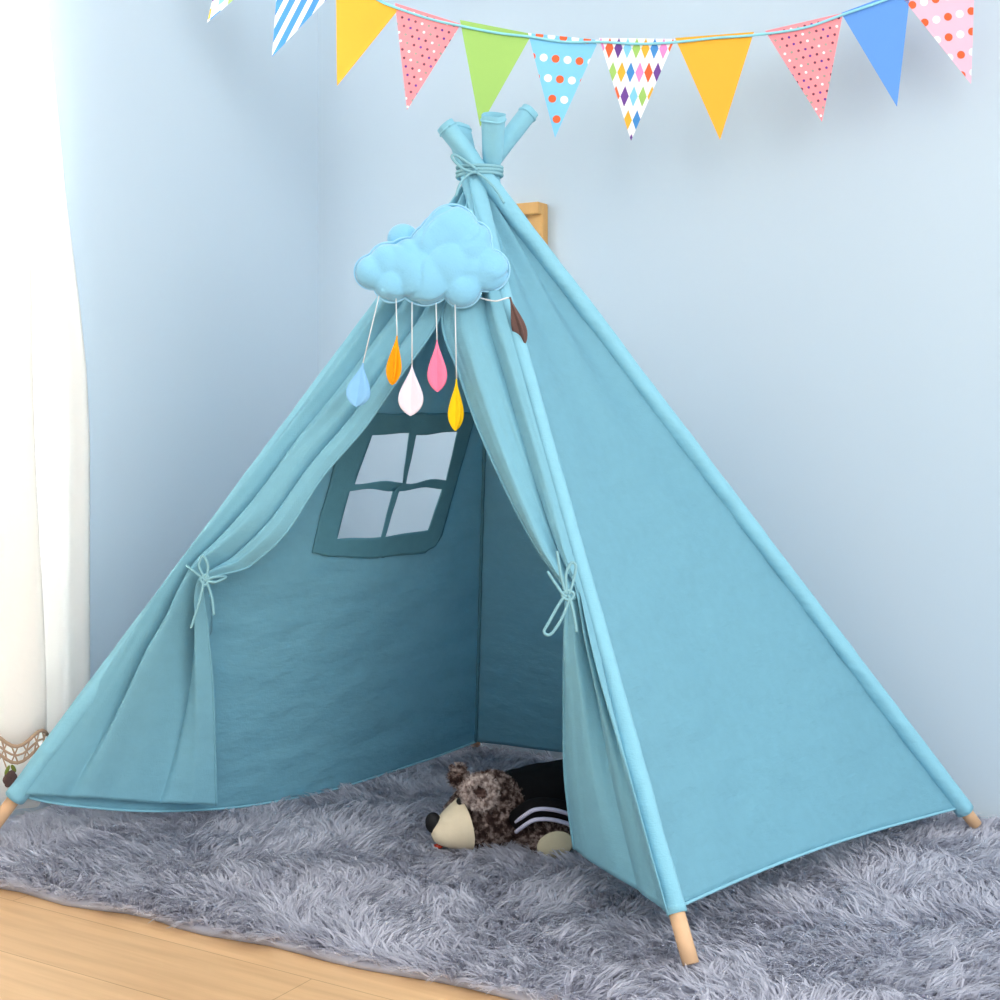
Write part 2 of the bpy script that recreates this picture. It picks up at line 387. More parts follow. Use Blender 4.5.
# sleeves
for k in 'LFRB':
    f, A, d, ln = poles[k]; tan = radial(k).cross(UP).normalized()
    s0, s1 = BARE[k], ln + EXT[k]; N_ = 150
    shift = radial(k)*(0.018 if k == 'B' else 0.0)
    if k == 'R': tan = (tan + radial(k)*0.0).normalized()
    path = []
    for i in range(N_+1):
        s = s0 + (s1-s0)*i/N_
        w = shift*min(1, max(0, (ln-s)/0.2))
        path.append(f + d*s + w)
    seedk = ord(k)
    seg = 22; V = []; 
    for i, p in enumerate(path):
        s = s0 + (s1-s0)*i/N_
        a = (tan - d*tan.dot(d)).normalized(); b = d.cross(a)
        top = sstep(ln-0.22, ln-0.05, s); neck = math.exp(-((s-ln)/0.022)**2)
        ra = 0.026*(1-top) + (0.0215 + 0.004*sstep(ln+0.02, ln+0.12, s))*top - 0.0045*neck
        rb = 0.0185*(1-top) + 0.0165*top - 0.002*neck
        if k == 'R': ra, rb = ra*(0.85*(1-top)+top), rb*(0.9*(1-top)+top)
        if k == 'F': ra, rb = ra*(0.54*(1-top)+top), rb*(0.74*(1-top)+top)
        if k == 'B': ra, rb = ra*0.84, rb
        flare = sstep(ln+0.03, ln+0.10, s)
        for q in range(seg):
            th = 2*PI*q/seg
            w = 1 + 0.14*flare*nz(seedk*1.7, math.cos(th)*1.6, math.sin(th)*1.6) + 0.10*nz(s*9+seedk, math.cos(th)*1.2, math.sin(th)*1.2) + 0.05*nz(s*34+seedk, math.cos(th)*0.8, math.sin(th)*0.8)
            if i in (0, 1): w *= 1.04
            V.append(p + a*math.cos(th)*ra*w + b*math.sin(th)*rb*w)
    Fc = []
    for i in range(N_):
        for q in range(seg):
            a0 = i*seg+q; a1 = i*seg+(q+1) % seg; Fc.append((a0, a1, a1+seg, a0+seg))
    o = mesh_obj('pole_sleeve', V, Fc, 'sleeve', tent); solid(o, 0.0015, -1)
    # stitched hem round the open top of the sleeve
    ring = [V[(N_-1)*seg+q] for q in range(seg)]; ring.append(ring[0])
    V2, F2 = tube_data(ring, 0.0022, 6); 
    ho = mesh_obj('sleeve_hem', V2, F2, 'sleeve', o)
    ho.matrix_parent_inverse = (Matrix.Translation(tent.location)).inverted() if False else Matrix.Identity(4)

# panels -----------------------------------------------------------
INS = dict(L=0.006, F=0.004, R=0.008, B=0.024)
def edge_pt(k, v):
    f, A, d, ln = poles[k]
    s = BARE[k] + 0.004 + (ln - BARE[k] - 0.010) * (1-v)
    return f + d*s - radial(k)*INS[k]*min(1, 4*v) - radial(k)*0.004
def make_surface(a, b, sag, hemlift=0.0, seed=0, ue=1.0, folds=0.012, topfold=6, sx=2.0, topbump=0.0, oa=0.0, ob=0.0):
    pa, pb, pt = edge_pt(a, 1), edge_pt(b, 1), edge_pt(a, 0)
    n = (pb-pa).cross(pt-pa).normalized()
    cc = Vector((APEX.x, APEX.y, 0.3))
    if (cc-pa).dot(n) < 0: n = -n      # inward
    def S(u, v):
        vv = v - hemlift*math.sin(PI*u)*v**6
        p = edge_pt(a, vv).lerp(edge_pt(b, vv), u)
        fall = math.sin(PI*u)
        p = p + n*(sag*math.sin(PI*u**ue)*vv**sx)
        p = p - n*(oa*(1-u)**3 + ob*u**3)*min(1, vv*5)
        # folds radiating from the lashing
        am = folds*math.exp(-vv*5.5)*min(1, vv*8)
        p += n*am*math.sin(2*PI*topfold*u + seed)*min(1, fall*3)
        p += n*topbump*math.exp(-((u-0.62)/0.16)**2)*math.exp(-((vv-0.22)/0.14)**2)
        # broad cloth undulation and fine wrinkles
        e = min(1, fall*4)
        p += n*0.007*e*nz(u*3+seed, vv*4, seed)*min(1, vv*4)
        p += n*0.0022*e*nz(u*9*max(vv, .2)+seed, vv*22, seed+5)
        # pull wrinkles near the pole sleeves
        p += n*0.0016*math.sin(vv*95+seed+3*u)*math.exp(-min(u, 1-u)/0.05)*min(1, fall*20)
        return p
    return S, n
def invert(S, px, py, u=0.5, v=0.5):
    for _ in range(40):
        q = proj(S(u, v)); h = 1e-3
        qu = proj(S(u+h, v)); qv = proj(S(u, v+h))
        a, b, c, d = (qu[0]-q[0])/h, (qv[0]-q[0])/h, (qu[1]-q[1])/h, (qv[1]-q[1])/h
        ex, ey = px-q[0], py-q[1]; D = a*d-b*c
        du, dv = (ex*d-b*ey)/D, (a*ey-ex*c)/D
        k = min(1, 0.2/max(abs(du), abs(dv), 1e-9))
        u += du*k; v += dv*k
        if abs(ex)+abs(ey) < 0.02: break
    return u, v
def panel(name, S, label, nu=90, nv=130, keep=None, hem=True):
    rows = [[S(j/nu, max(0.0, i/nv)) for j in range(nu+1)] for i in range(nv+1)]
    o = grid_obj(name, rows, 'canvas', tent, keep)
    if label: o['label'] = label
    return o, rows
# right side panel
S_R, nR = make_surface('F', 'R', 0.018, hemlift=0.010, seed=2.0, folds=0.016, topfold=2.5, oa=0.014, ob=0.004)
pr, rowsR = panel('side_panel', S_R, 'plain right side panel')
# hidden back panel
S_B, nB = make_surface('R', 'B', 0.01, hemlift=0.012, seed=5.0)
panel('back_panel', S_B, 'shaded back panel')
# left panel with the window
S_L, nL = make_surface('L', 'B', 0.092, hemlift=-0.012, seed=9.0, sx=3.0, ue=0.72)
outer = [(347, 413), (475, 412), (437, 548), (310, 553)]      # tl tr br bl
holes = [[(371, 434), (408, 432), (402, 481), (354, 482)], [(415, 434), (456, 431), (445, 479), (405, 482)],
         [(349, 489), (392, 489), (380, 536), (336, 538)], [(398, 489), (441, 487), (427, 529), (384, 536)]]
cols = [0, 1, 2, 3, 4, 5]
# control lattice in the picture -> cloth coordinates on the panel
lat = {}
def lerp2(a, b, t): return (a[0]+(b[0]-a[0])*t, a[1]+(b[1]-a[1])*t)
A_, B_, C_, D_ = holes
rowsP = [[outer[0], lerp2(outer[0], outer[1], .26), lerp2(outer[0], outer[1], .52), lerp2(outer[0], outer[1], .58), lerp2(outer[0], outer[1], .93), outer[1]],
         [lerp2(outer[0], outer[3], .15), A_[0], A_[1], B_[0], B_[1], lerp2(outer[1], outer[2], .14)],
         [lerp2(outer[0], outer[3], .49), A_[3], A_[2], B_[3], B_[2], lerp2(outer[1], outer[2], .5)],
         [lerp2(outer[0], outer[3], .54), C_[0], C_[1], D_[0], D_[1], lerp2(outer[1], outer[2], .57)],
         [lerp2(outer[0], outer[3], .90), C_[3], C_[2], D_[3], D_[2], lerp2(outer[1], outer[2], .9)],
         [(311, 552), (333, 556), (377, 557), (384, 556), (424, 552), (435, 544)]]
UV = [[invert(S_L, *p) for p in r] for r in rowsP]
SUB = 8
big = [[None]*(5*SUB+1) for _ in range(5*SUB+1)]
for i in range(5):
    for j in range(5):
        for a in range(SUB+1):
            for b in range(SUB+1):
                s, t = a/SUB, b/SUB
                u = (UV[i][j][0]*(1-t)+UV[i][j+1][0]*t)*(1-s) + (UV[i+1][j][0]*(1-t)+UV[i+1][j+1][0]*t)*s
                v = (UV[i][j][1]*(1-t)+UV[i][j+1][1]*t)*(1-s) + (UV[i+1][j][1]*(1-t)+UV[i+1][j+1][1]*t)*s
                I, J = i*SUB+a, j*SUB+b
                wob = 0.004*math.sin(J*0.75+I*0.1)*(1 if 1.6 < I/SUB < 3.4 else 0.35)
                if J in (0, 5*SUB): wob = 0
                big[I][J] = (u, v+wob*0.6)
# dense panel whose own grid follows the window: cells inside the holes are dropped
inv_holes = []
for (i, j) in ((1, 1), (1, 3), (3, 1), (3, 3)):
    q = [big[i*SUB][j*SUB], big[i*SUB][(j+1)*SUB], big[(i+1)*SUB][(j+1)*SUB], big[(i+1)*SUB][j*SUB]]
    c = (sum(x[0] for x in q)/4, sum(x[1] for x in q)/4)
    inv_holes.append([(c[0]+(x[0]-c[0])*1.10, c[1]+(x[1]-c[1])*1.12) for x in q])
def inpoly(p, poly):
    c = False; n = len(poly)
    for i in range(n):
        (x1, y1), (x2, y2) = poly[i], poly[(i+1) % n]
        if (y1 > p[1]) != (y2 > p[1]) and p[0] < (x2-x1)*(p[1]-y1)/(y2-y1)+x1: c = not c
    return c
NU, NV = 260, 260
pl, rowsL = panel('side_panel', S_L, 'left side panel with the window', NU, NV, keep=lambda i, j: not any(inpoly(((j+.5)/NU, (i+.5)/NV), h) for h in inv_holes))
rows = [[S_L(*q) + nL*0.004 for q in r] for r in big]
wf = grid_obj('window_frame', rows, 'trim_seam_shade', pl, keep=lambda i, j: not ((i//SUB) in (1, 3) and (j//SUB) in (1, 3)), thick=0.002)
wf.matrix_parent_inverse = Matrix.Identity(4)
wf['label'] = 'dark teal four-pane window trim'
# seam stitches along the trim edge
# corner seam inside: same cloth as the panels, its shade painted in darker teal
tube_obj('corner_seam_shade', [edge_pt('B', i/40) - radial('B')*0.003 for i in range(41)], 0.0035, 'trim_seam_shade', tent, seg=8)

for o_, rw_, nn in ((pr, rowsR, -nR), (pl, rowsL, nL)):
    ho = tube_obj('panel_hem', [p + nn*0.001 for p in rw_[-1]], 0.0024, 'sleeve', o_, seg=6); ho.matrix_parent_inverse = Matrix.Identity(4)
# door flaps ----------------------------------------------------------
pA, pLf, pFf = APEX, FOOT['L'], FOOT['F']
nF = (pLf-pA).cross(pFf-pA).normalized()
if nF.dot(VIEW) > 0: nF = -nF          # towards the camera
P0 = pA + nF*0.012
def flap(k, outer_rows, inner_px, tie_i, bottomY, nfold, seed, cleft, cw=1.0):
    """outer edge rides on pole k, inner edge is the free hem; rows run from lashing to bottom"""
    n = len(inner_px); inner = []
    tieP = onplane(*inner_px[tie_i], P0, nF); tieY = VIEW.dot(tieP - CAM)
    for i, (px, py) in enumerate(inner_px):
        if i <= tie_i: inner.append(onplane(px, py, P0, nF))
        else:
            t = (py-inner_px[tie_i][1])/(inner_px[-1][1]-inner_px[tie_i][1])
            inner.append(W(px, py, tieY + (bottomY-tieY)*t))
    outr = [pole_at_py(k, y) + nF*0.016 for y in outer_rows]
    inn = smooth_path(inner, 10); out = smooth_path(outr, 10)
    nr = len(inn); nc = 110; rows = []; tieR = tie_i*10
    for i in range(nr):
        v = i/(nr-1); r = []
        dt = (i-tieR)/10.0
        gather = math.exp(-(dt/1.6)**2) if dt < 0 else math.exp(-(dt/2.2)**2)
        topg = math.exp(-(i/12.0)**2)
        am = 0.012 + 0.014*gather + 0.004*topg
        width = (inn[i]-out[i]).length
        am = min(am, width*0.26+0.001)
        for j in range(nc+1):
            u = j/nc
            p = out[i].lerp(inn[i], u)
            e = min(1, 6*u)*min(1, 8*(1-u)+0.25)
            f = am*(2*abs(math.sin(PI*nfold*u**0.9 + seed/2 + 0.25*math.sin(2.2*v*PI)))**0.85-1)*e
            f += 0.15*am*math.sin(2*PI*nfold*2.3*u+seed*2+v*4)*e
            if dt < 0: f -= 0.04*math.exp(-(dt/3.2)**2)*min(1, -dt)*sstep(0.70, 1.0, u)
            f += 0.008*e*nz(u*2.5+seed, v*5)
            f += 0.002*nz(u*14+seed, v*9, 3)
            if dt > 0:   # deep cleft between the part hugging the pole and the hanging part
                c = cleft(dt/( (nr-1-tieR)/10.0))
                wdt = (0.06+0.03*dt)*cw
                f -= 0.07*min(1, dt/1.0)*math.exp(-((u-c)/wdt)**2)*max(0, 1-1.0*dt/((nr-1-tieR)/10.0))
                f += 0.022*min(1, dt/1.5)*math.exp(-((u-c+1.7*wdt)/(wdt*0.9))**2)
            p = p + nF*(f + 0.004)
            r.append(p)
        rows.append(r)
    o = grid_obj('door_flap', rows, 'flap', tent)
    return o, rows
inL = [(480, 180), (463, 250), (441, 318), (405, 372), (366, 425), (321, 474), (280, 530), (240, 563), (209, 583), (211, 625), (215, 680), (217, 745), (218, 806)]
outL = [176, 235, 285, 330, 380, 430, 485, 530, 566, 620, 685, 745, 796]
fl, rowsFL = flap('L', outL, inL, 8, 2.54, 2.6, 0.6, lambda t: 0.72-0.12*t)
fl['label'] = 'left door flap tied back to its pole'
inR = [(481, 180), (463, 250), (443, 318), (458, 372), (478, 430), (505, 492), (532, 545), (552, 575), (566, 594), (566, 645), (565, 705), (566, 775), (575, 849)]
outR = [176, 240, 315, 372, 430, 492, 545, 572, 596, 650, 720, 800, 915]
fr, rowsFR = flap('F', outR, inR, 8, 2.20, 1.5, 2.4, lambda t: 0.16, 0.6)
fr['label'] = 'right door flap tied back to its pole'
# hem stitching lines of the flaps
def hemline(rows, parent):
    path = [r[-1] + nF*0.001 for r in rows]
    o = tube_obj('flap_hem', path, 0.0022, 'flap', parent, seg=6); o.matrix_parent_inverse = Matrix.Identity(4)
hemline(rowsFL, fl); hemline(rowsFR, fr)

# cords ---------------------------------------------------------------
def cord(name, pts, r, parent=tent, n=8): return tube_obj(name, pts, r, 'cord', parent, seg=8, smooth_n=n)
V, Fc = [], []
for lap in range(3):
    c = W(479.5, 168 + lap*4.2, 2.5)
    pts = [c + RIGHT*0.040*math.cos(a) + VIEW*0.038*math.sin(a) + UP*(0.002*math.sin(a+lap)) for a in [2*PI*i/32 for i in range(33)]]
    tube_data(pts, 0.0033, 8, V=V, Fc=Fc)
lash = mesh_obj('lashing_cord', V, Fc, 'cord', tent)
TY = 2.452
def tails(name, lists, Y, r=0.0023):
    V, Fc = [], []
    for l in lists:
        tube_data(smooth_path([W(*(q[:2]), Y + (q[2] if len(q) > 2 else 0)) for q in l], 8), r, 8, V=V, Fc=Fc)
    return mesh_obj(name, V, Fc, 'cord', tent)
tails('lashing_bow', [[(477, 170), (468, 163), (455, 155), (452, 158), (462, 168), (476, 173)],
                      [(476, 171), (468, 175), (460, 184), (456, 196, -0.01)],
                      [(477, 173), (486, 179), (496, 190, -.01), (504, 203, -.02)]], TY)
YL = VIEW.dot(onplane(204, 575, P0, nF)-CAM) - 0.05
tails('tie_cord', [[(187, 566, .05), (196, 573, .01), (206, 580), (213, 584, .02)],
                   [(205, 578), (199, 566), (203, 556), (208, 566), (206, 579)],
                   [(206, 580), (215, 577), (226, 577, .02), (216, 582), (207, 581)],
                   [(204, 580), (200, 600), (191, 628)],
                   [(207, 582), (212, 598), (214, 615)],
                   [(202, 577), (207, 575), (209, 581), (205, 585), (201, 580), (202, 577)]], YL)
YR = VIEW.dot(onplane(567, 592, P0, nF)-CAM) - 0.05
tails('tie_cord', [[(548, 572, .04), (556, 584, .01), (565, 596), (576, 598, .03)],
                   [(567, 595), (561, 601), (549, 622), (544, 632), (551, 634), (562, 618), (569, 600), (568, 595)],
                   [(567, 594), (566, 575), (571, 563), (576, 566), (573, 582), (569, 594)],
                   [(566, 594), (561, 575), (557, 551)],
                   [(570, 598), (574, 615), (577, 632)],
                   [(563, 593), (568, 590), (574, 594), (570, 600), (563, 597), (563, 593)]], YR, 0.0023)

# ------------------------------------------------------------------ cloud mobile
CY = VIEW.dot(onplane(432, 300, P0, nF)-CAM) - 0.075
cloud = thing('cloud_mobile', 'pale blue plush cloud with six coloured felt raindrops hanging over the tent entrance', 'cloud decoration', W(432, 262, CY))
lobes = [(372, 272, 17, 0), (388, 262, 19, 0), (392, 284, 18, 0), (408, 262, 24, 0), (425, 276, 29, -.004), (445, 240, 27, 0), (452, 231, 26, 0), (432, 246, 22, 0), (447, 262, 28, -.004),
         (468, 250, 24, 0), (474, 239, 17, 0), (488, 270, 21, 0), (462, 288, 19, -.003), (470, 270, 22, 0)]
def baked(o):
    dg = bpy.context.evaluated_depsgraph_get(); dg.update()
    me = bpy.data.meshes.new_from_object(o.evaluated_get(dg)); o.modifiers.clear(); old = o.data; o.data = me; bpy.data.meshes.remove(old)
    me.polygons.foreach_set('use_smooth', [True]*len(me.polygons)); return o
bm = bmesh.new()
R3 = Matrix((RIGHT, VIEW, UP)).transposed().to_4x4()
for px, py, r, dy in lobes:
    rr = r/F*CY
    bmesh.ops.create_uvsphere(bm, u_segments=28, v_segments=20, radius=1, matrix=Matrix.Translation(W(px, py, CY+dy)) @ R3 @ Matrix.Diagonal((rr, 0.017+rr*0.30, rr, 1)))
cb = bm_obj('cloud_body', bm, 'plush', cloud); cb.matrix_parent_inverse = Matrix.Translation(-cloud.location)
md = cb.modifiers.new('r', 'REMESH'); md.mode = 'VOXEL'; md.voxel_size = 0.003
baked(cb)
for v in cb.data.vertices:
    q = v.co
    c1 = math.exp(-(nz(q.x*16, q.y*16, q.z*13+3)/0.07)**2); c2 = nz(q.x*40, q.y*40, q.z*40)
    d0 = (W(432, 262, CY)-q); v.co = q + d0.normalized()*(0.0045*c1 + 0.001*c2)
md = cb.modifiers.new('s', 'SMOOTH'); md.iterations = 6; md.factor = 0.5
# back lobe
def disc_union_outline(L, grow=0.0):
    pts = []
    cx = sum(l[0] for l in L)/len(L); cy = sum(l[1] for l in L)/len(L)
    for i in range(220):
        a = 2*PI*i/220; best = 0
        for (x, y, r, _) in L:
            r = r+grow; dx, dy = cx-x, cy-y; b = dx*math.cos(a)+dy*math.sin(a); c = dx*dx+dy*dy-r*r; D = b*b-c
            if D > 0: best = max(best, -b+math.sqrt(D))
        pts.append((cx+best*math.cos(a), cy+best*math.sin(a)))
    return pts
ol = disc_union_outline([(x, y, r, 0) for x, y, r, _ in lobes], 0.6)
ring = [W(x, y, CY) for x, y in ol] + [W(*ol[0], CY)]
V, Fc = tube_data(ring, lambda i: (0.0017, 0.0017), 8)
mesh_obj('seam_edge', V, Fc, 'plush_rim', cloud)
bm = bmesh.new()
bmesh.ops.create_uvsphere(bm, u_segments=28, v_segments=20, radius=1, matrix=Matrix.Translation(W(403, 239, CY+0.03)) @ R3 @ Matrix.Diagonal((0.027, 0.02, 0.026, 1)))
bm_obj('back_lobe', bm, 'plush', cloud)
def drop(tip, bot, hw, matk, Y, rot, label, curve=0.0):
    T, Bp = W(*tip, Y), W(*bot, Y); ax = (Bp-T); h = ax.length; ax.normalize()
    side = (RIGHT - ax*RIGHT.dot(ax)).normalized(); fwd = ax.cross(side)
    w = hw/F*Y; V = []; Fc = []; n = 26; tk = 0.0014
    for wing in range(4):
        a = rot + [22, 158, 205, 335][wing]*PI/180
        dirv = side*math.cos(a) - fwd*math.sin(a)*(1 if fwd.dot(VIEW) > 0 else -1)
        nrm = dirv.cross(ax)
        b0 = len(V)
        for i in range(n+1):
            t = i/n
            rad = w*1.02*(math.sin(PI*t**1.75))**0.72 if 0 < t < 1 else 0.0
            rad = max(rad, 0.0004)
            for r_, s in ((0, 1), (0.5, 1), (0.93, 1), (1, 0), (0.93, -1), (0.5, -1), (0, -1)):
                V.append(T + ax*h*t + dirv*(rad*r_) + nrm*(tk*s))
        for i in range(n):
            for q in range(6): c0 = b0+i*7+q; Fc.append((c0, c0+1, c0+8, c0+7))
    o = mesh_obj('raindrop', V, Fc, matk, cloud); o['label'] = label
    return o
def strand(a, b, Y0, Y1): tube_obj('drop_string', [W(*a, Y0), W((a[0]+b[0])/2, (a[1]+b[1])/2, (Y0+Y1)/2), W(*b, Y1)], 0.0011, 'string', cloud, seg=6)
DY = CY - 0.02
for a, tip, bot, hw, mk, rot, lb in (((379, 296), (363, 363), (356, 407), 12, 'felt_blue', 0.25, 'light blue felt raindrop'),
                                     ((396, 298), (397, 336), (392, 385), 9, 'felt_orange', 0.9, 'orange felt raindrop'),
                                     ((412, 302), (412, 365), (410.5, 416), 13.2, 'felt_white', 0.0, 'white felt raindrop'),
                                     ((436, 303), (437, 340), (437.5, 392), 10.3, 'felt_pink', 0.05, 'pink felt raindrop'),
                                     ((455, 304), (456.5, 379), (455.5, 431), 8, 'felt_yellow', 0.55, 'yellow felt raindrop')):
    strand(a, tip, DY+0.012, DY); drop(tip, bot, hw, mk, DY, rot, lb)
# brown drop on a cord that runs round the right of the tent
PF = pole_at_py('F', 300)
YB = VIEW.dot(PF-CAM)
tube_obj('hanging_cord', smooth_path([W(480, 298, CY), W(495, 301, YB-0.05), W(507, 298, YB-0.045), W(511, 299, YB-0.035)], 6), 0.0014, 'string', cloud, seg=6)
drop((510, 297), (524, 346), 7.5, 'felt_brown', YB-0.045, 0.7, 'brown felt raindrop')

# ------------------------------------------------------------------ wall hook
def wall_pt(px, py): return onplane(px, py, Vector((0, BWY, 0)), Vector((0, 1, 0)))
hk0, hk1, hk2 = wall_pt(498, 205), wall_pt(549, 216), wall_pt(533, 300)
bm = bmesh.new()
add_box(bm, hk0.x, hk1.x-0.002, BWY-0.045, BWY-0.001, wall_pt(549, 216).z, wall_pt(549, 204).z)
hook = thing('wall_shelf_bracket', 'small natural wood bracket on the back wall behind the tent peak', 'wall bracket', (hk1.x, BWY, hk2.z))
o = bm_obj('cross_arm', bm, 'hook_wood', hook, smooth=False); bevel(o, 0.003)
bm = bmesh.new(); add_box(bm, hk2.x, hk1.x, BWY-0.030, BWY-0.001, hk2.z, wall_pt(549, 205).z); o = bm_obj('upright', bm, 'hook_wood', hook, smooth=False); bevel(o, 0.006, 4)

# ------------------------------------------------------------------ bunting
def fmat(n, c): M[n] = mat(n, rgb(*c), 0.75, bump=0.05, bscale=500, spec=0.2); return n
fmat('f_orange', (240, 176, 60)); fmat('f_pink', (246, 148, 156)); fmat('f_green', (158, 200, 108)); fmat('f_sky', (130, 202, 238)); fmat('f_white', (246, 242, 246))
fmat('f_blue', (98, 152, 224)); fmat('f_stripe', (72, 140, 205)); fmat('f_lpink', (250, 186, 208)); fmat('d_red', (236, 100, 58)); fmat('d_purple', (110, 70, 150)); fmat('d_grey', (160, 160, 150))
fmat('d_brown', (120, 72, 90)); fmat('d_pink', (240, 140, 200)); fmat('d_cord', (146, 214, 228))
BA = W(150, 0, 2.95); BB = W(1010, 0, 2.52); BA.z = BB.z = 0
bd = (BB-BA).normalized(); bn = Vector((bd.y, -bd.x, 0))
if bn.dot(VIEW) > 0: bn = -bn
def bp(px, py, o=0.0): return onplane(px, py, BA + bn*o, bn)
def clip(poly, tri):
    out = poly; n = len(tri)
    area = sum(tri[i][0]*tri[(i+1) % n][1]-tri[(i+1) % n][0]*tri[i][1] for i in range(n))
    s = 1 if area > 0 else -1
    for i in range(n):
        a, b = tri[i], tri[(i+1) % n]; inp = out; out = []
        f = lambda p: s*((b[0]-a[0])*(p[1]-a[1])-(b[1]-a[1])*(p[0]-a[0]))
        for k in range(len(inp)):
            p, q = inp[k], inp[(k+1) % len(inp)]; fp, fq = f(p), f(q)
            if fp >= 0: out.append(p)
            if (fp >= 0) != (fq >= 0): t = fp/(fp-fq); out.append((p[0]+(q[0]-p[0])*t, p[1]+(q[1]-p[1])*t))
        if not out: return []
    return out
flags = [  # top-left, top-right, tip, base colour, pattern, label
    ((227, -62), (290, -50), (207, 23), 'f_white', 'diamond', 'white pennant with coloured diamonds, cut by the frame'),
    ((279, -38), (347, -22), (272, 57), 'f_white', 'stripe', 'blue and white striped pennant'),
    ((336, -20), (399, 9), (337, 86), 'f_orange', None, 'orange pennant'),
    ((395, 3), (461, 24), (407, 110), 'f_pink', 'confetti', 'pink pennant with small dots'),
    ((460, 20), (532, 34), (480, 127), 'f_green', None, 'green pennant'),
    ((528, 33), (599, 40), (555, 138), 'f_sky', 'polka', 'sky blue pennant with red and white dots'),
    ((599, 38), (675, 39), (631, 141), 'f_white', 'diamond', 'white pennant with rows of coloured diamonds'),
    ((675, 38), (754, 32), (720, 140), 'f_orange', None, 'orange pennant'),
    ((765, 31), (843, 13), (822, 122), 'f_pink', 'confetti', 'pink pennant with small dots'),
    ((841, 13), (911, -13), (897, 107), 'f_blue', None, 'plain blue pennant'),
    ((893, -14), (975, -34), (971, 84), 'f_lpink', 'polka', 'pale pink pennant with red and white dots')]
bunting = thing('bunting', 'colourful triangle pennant bunting on a pale cord strung across the top of the room', 'bunting', bp(600, 36))
cordpx = [(150, -75), (215, -58), (285, -45), (345, -20), (378, 0), (397, 8), (430, 19), (461, 26), (497, 33), (531, 37), (565, 42), (600, 42), (640, 44), (678, 42), (715, 38), (756, 35), (804, 28), (842, 15), (880, 2), (911, -10), (950, -24), (1010, -38)]
tube_obj('bunting_cord', smooth_path([bp(x, y, 0.004) for x, y in cordpx], 5), 0.0026, 'd_cord', bunting, seg=8)
for fi, (tl, tr, tip, base, pat, lb) in enumerate(flags):
    tri = [tl, tr, tip]; mats = [base]; V = []; Fc = []; MI = []
    th = 0.0008
    P = [bp(*q) for q in tri]
    # flag cloth: subdivided triangle, front and back
    n = 8
    for side in (1, -1):
        idx = {}
        for a in range(n+1):
            for b in range(n+1-a):
                x = (tl[0]*a+tr[0]*b+tip[0]*(n-a-b))/n; y = (tl[1]*a+tr[1]*b+tip[1]*(n-a-b))/n
                idx[a, b] = len(V); V.append(bp(x, y, th*side))
        for a in range(n):
            for b in range(n-a):
                f = (idx[a, b], idx[a+1, b], idx[a, b+1]); Fc.append(f if side == 1 else f[::-1]); MI.append(0)
                if a+b < n-1: f = (idx[a+1, b], idx[a+1, b+1], idx[a, b+1]); Fc.append(f if side == 1 else f[::-1]); MI.append(0)
    o0 = len(V)
    for q in tri:
        V.append(bp(*q, th)); V.append(bp(*q, -th))
    for i in range(3): a, b = o0+2*i, o0+2*((i+1) % 3); Fc.append((a, b, b+1, a+1)); MI.append(0)
    # printed pattern, printed on both faces
    ux, uy = (tr[0]-tl[0]), (tr[1]-tl[1]); Lw = math.hypot(ux, uy); ux, uy = ux/Lw, uy/Lw; vx, vy = -uy, ux
    mid = ((tl[0]+tr[0])/2, (tl[1]+tr[1])/2)
    dx_, dy_ = tip[0]-mid[0], tip[1]-mid[1]; Hh = dx_*vx+dy_*vy; shear = (dx_*ux+dy_*uy)/Hh
    def loc(a, b): return (mid[0]+ux*(a+shear*b)+vx*b, mid[1]+uy*(a+shear*b)+vy*b)
    shapes = []
    def circle(a, b, r): c = loc(a, b); return [(c[0]+r*math.cos(2*PI*k/14), c[1]+r*math.sin(2*PI*k/14)) for k in range(14)]
    if pat == 'polka':
        for r_ in range(7):
            b = 4 + r_*20 - (1 if r_ else 3)
            if r_ > 0: b = 23 + (r_-1)*20
            for c_ in range(-4, 5):
                a = c_*12 + (6 if r_ % 2 else 0)
                shapes.append((circle(a, b, 4.0), 'd_red' if (c_+r_) % 2 == 0 else 'f_white'))
    if pat == 'confetti':
        cs = ['d_brown', 'f_white', 'd_purple', 'd_grey', 'd_brown']
        for r_ in range(14):
            for c_ in range(-7, 8):
                shapes.append((circle(c_*7+(3.5 if r_ % 2 else 0), 4+r_*7.6, 1.35), cs[(c_*2+r_*3) % 5]))
    if pat == 'diamond':
        cs = ['f_green', 'd_purple', 'd_pink', 'f_orange', 'f_sky', 'd_red', 'f_stripe']
        for r_ in range(6):
            for c_ in range(-5, 6):
                a, b = c_*9+(4.5 if r_ % 2 else 0), 10+r_*24
                shapes.append(([loc(a, b-10.5), loc(a+4.2, b), loc(a, b+10.5), loc(a-4.2, b)], cs[(c_*3+r_*2) % 7]))
    if pat == 'stripe':
        for c_ in range(-9, 14):
            a = 291 + c_*12
            shapes.append(([(a, -50), (a+6.4, -50), (a+6.4-57, 60), (a-57, 60)], 'f_stripe'))
    for poly, mk in shapes:
        q = clip(poly, tri)
        if len(q) < 3: continue
        if mk not in mats: mats.append(mk)
        for side in (1, -1):
            o1 = len(V)
            for x, y in q: V.append(bp(x, y, side*(th+0.0003)))
            f = tuple(range(o1, len(V))); Fc.append(f); MI.append(mats.index(mk))
    o = mesh_obj('pennant', V, Fc, mats, bunting, smooth=False, midx=MI); o['label'] = lb

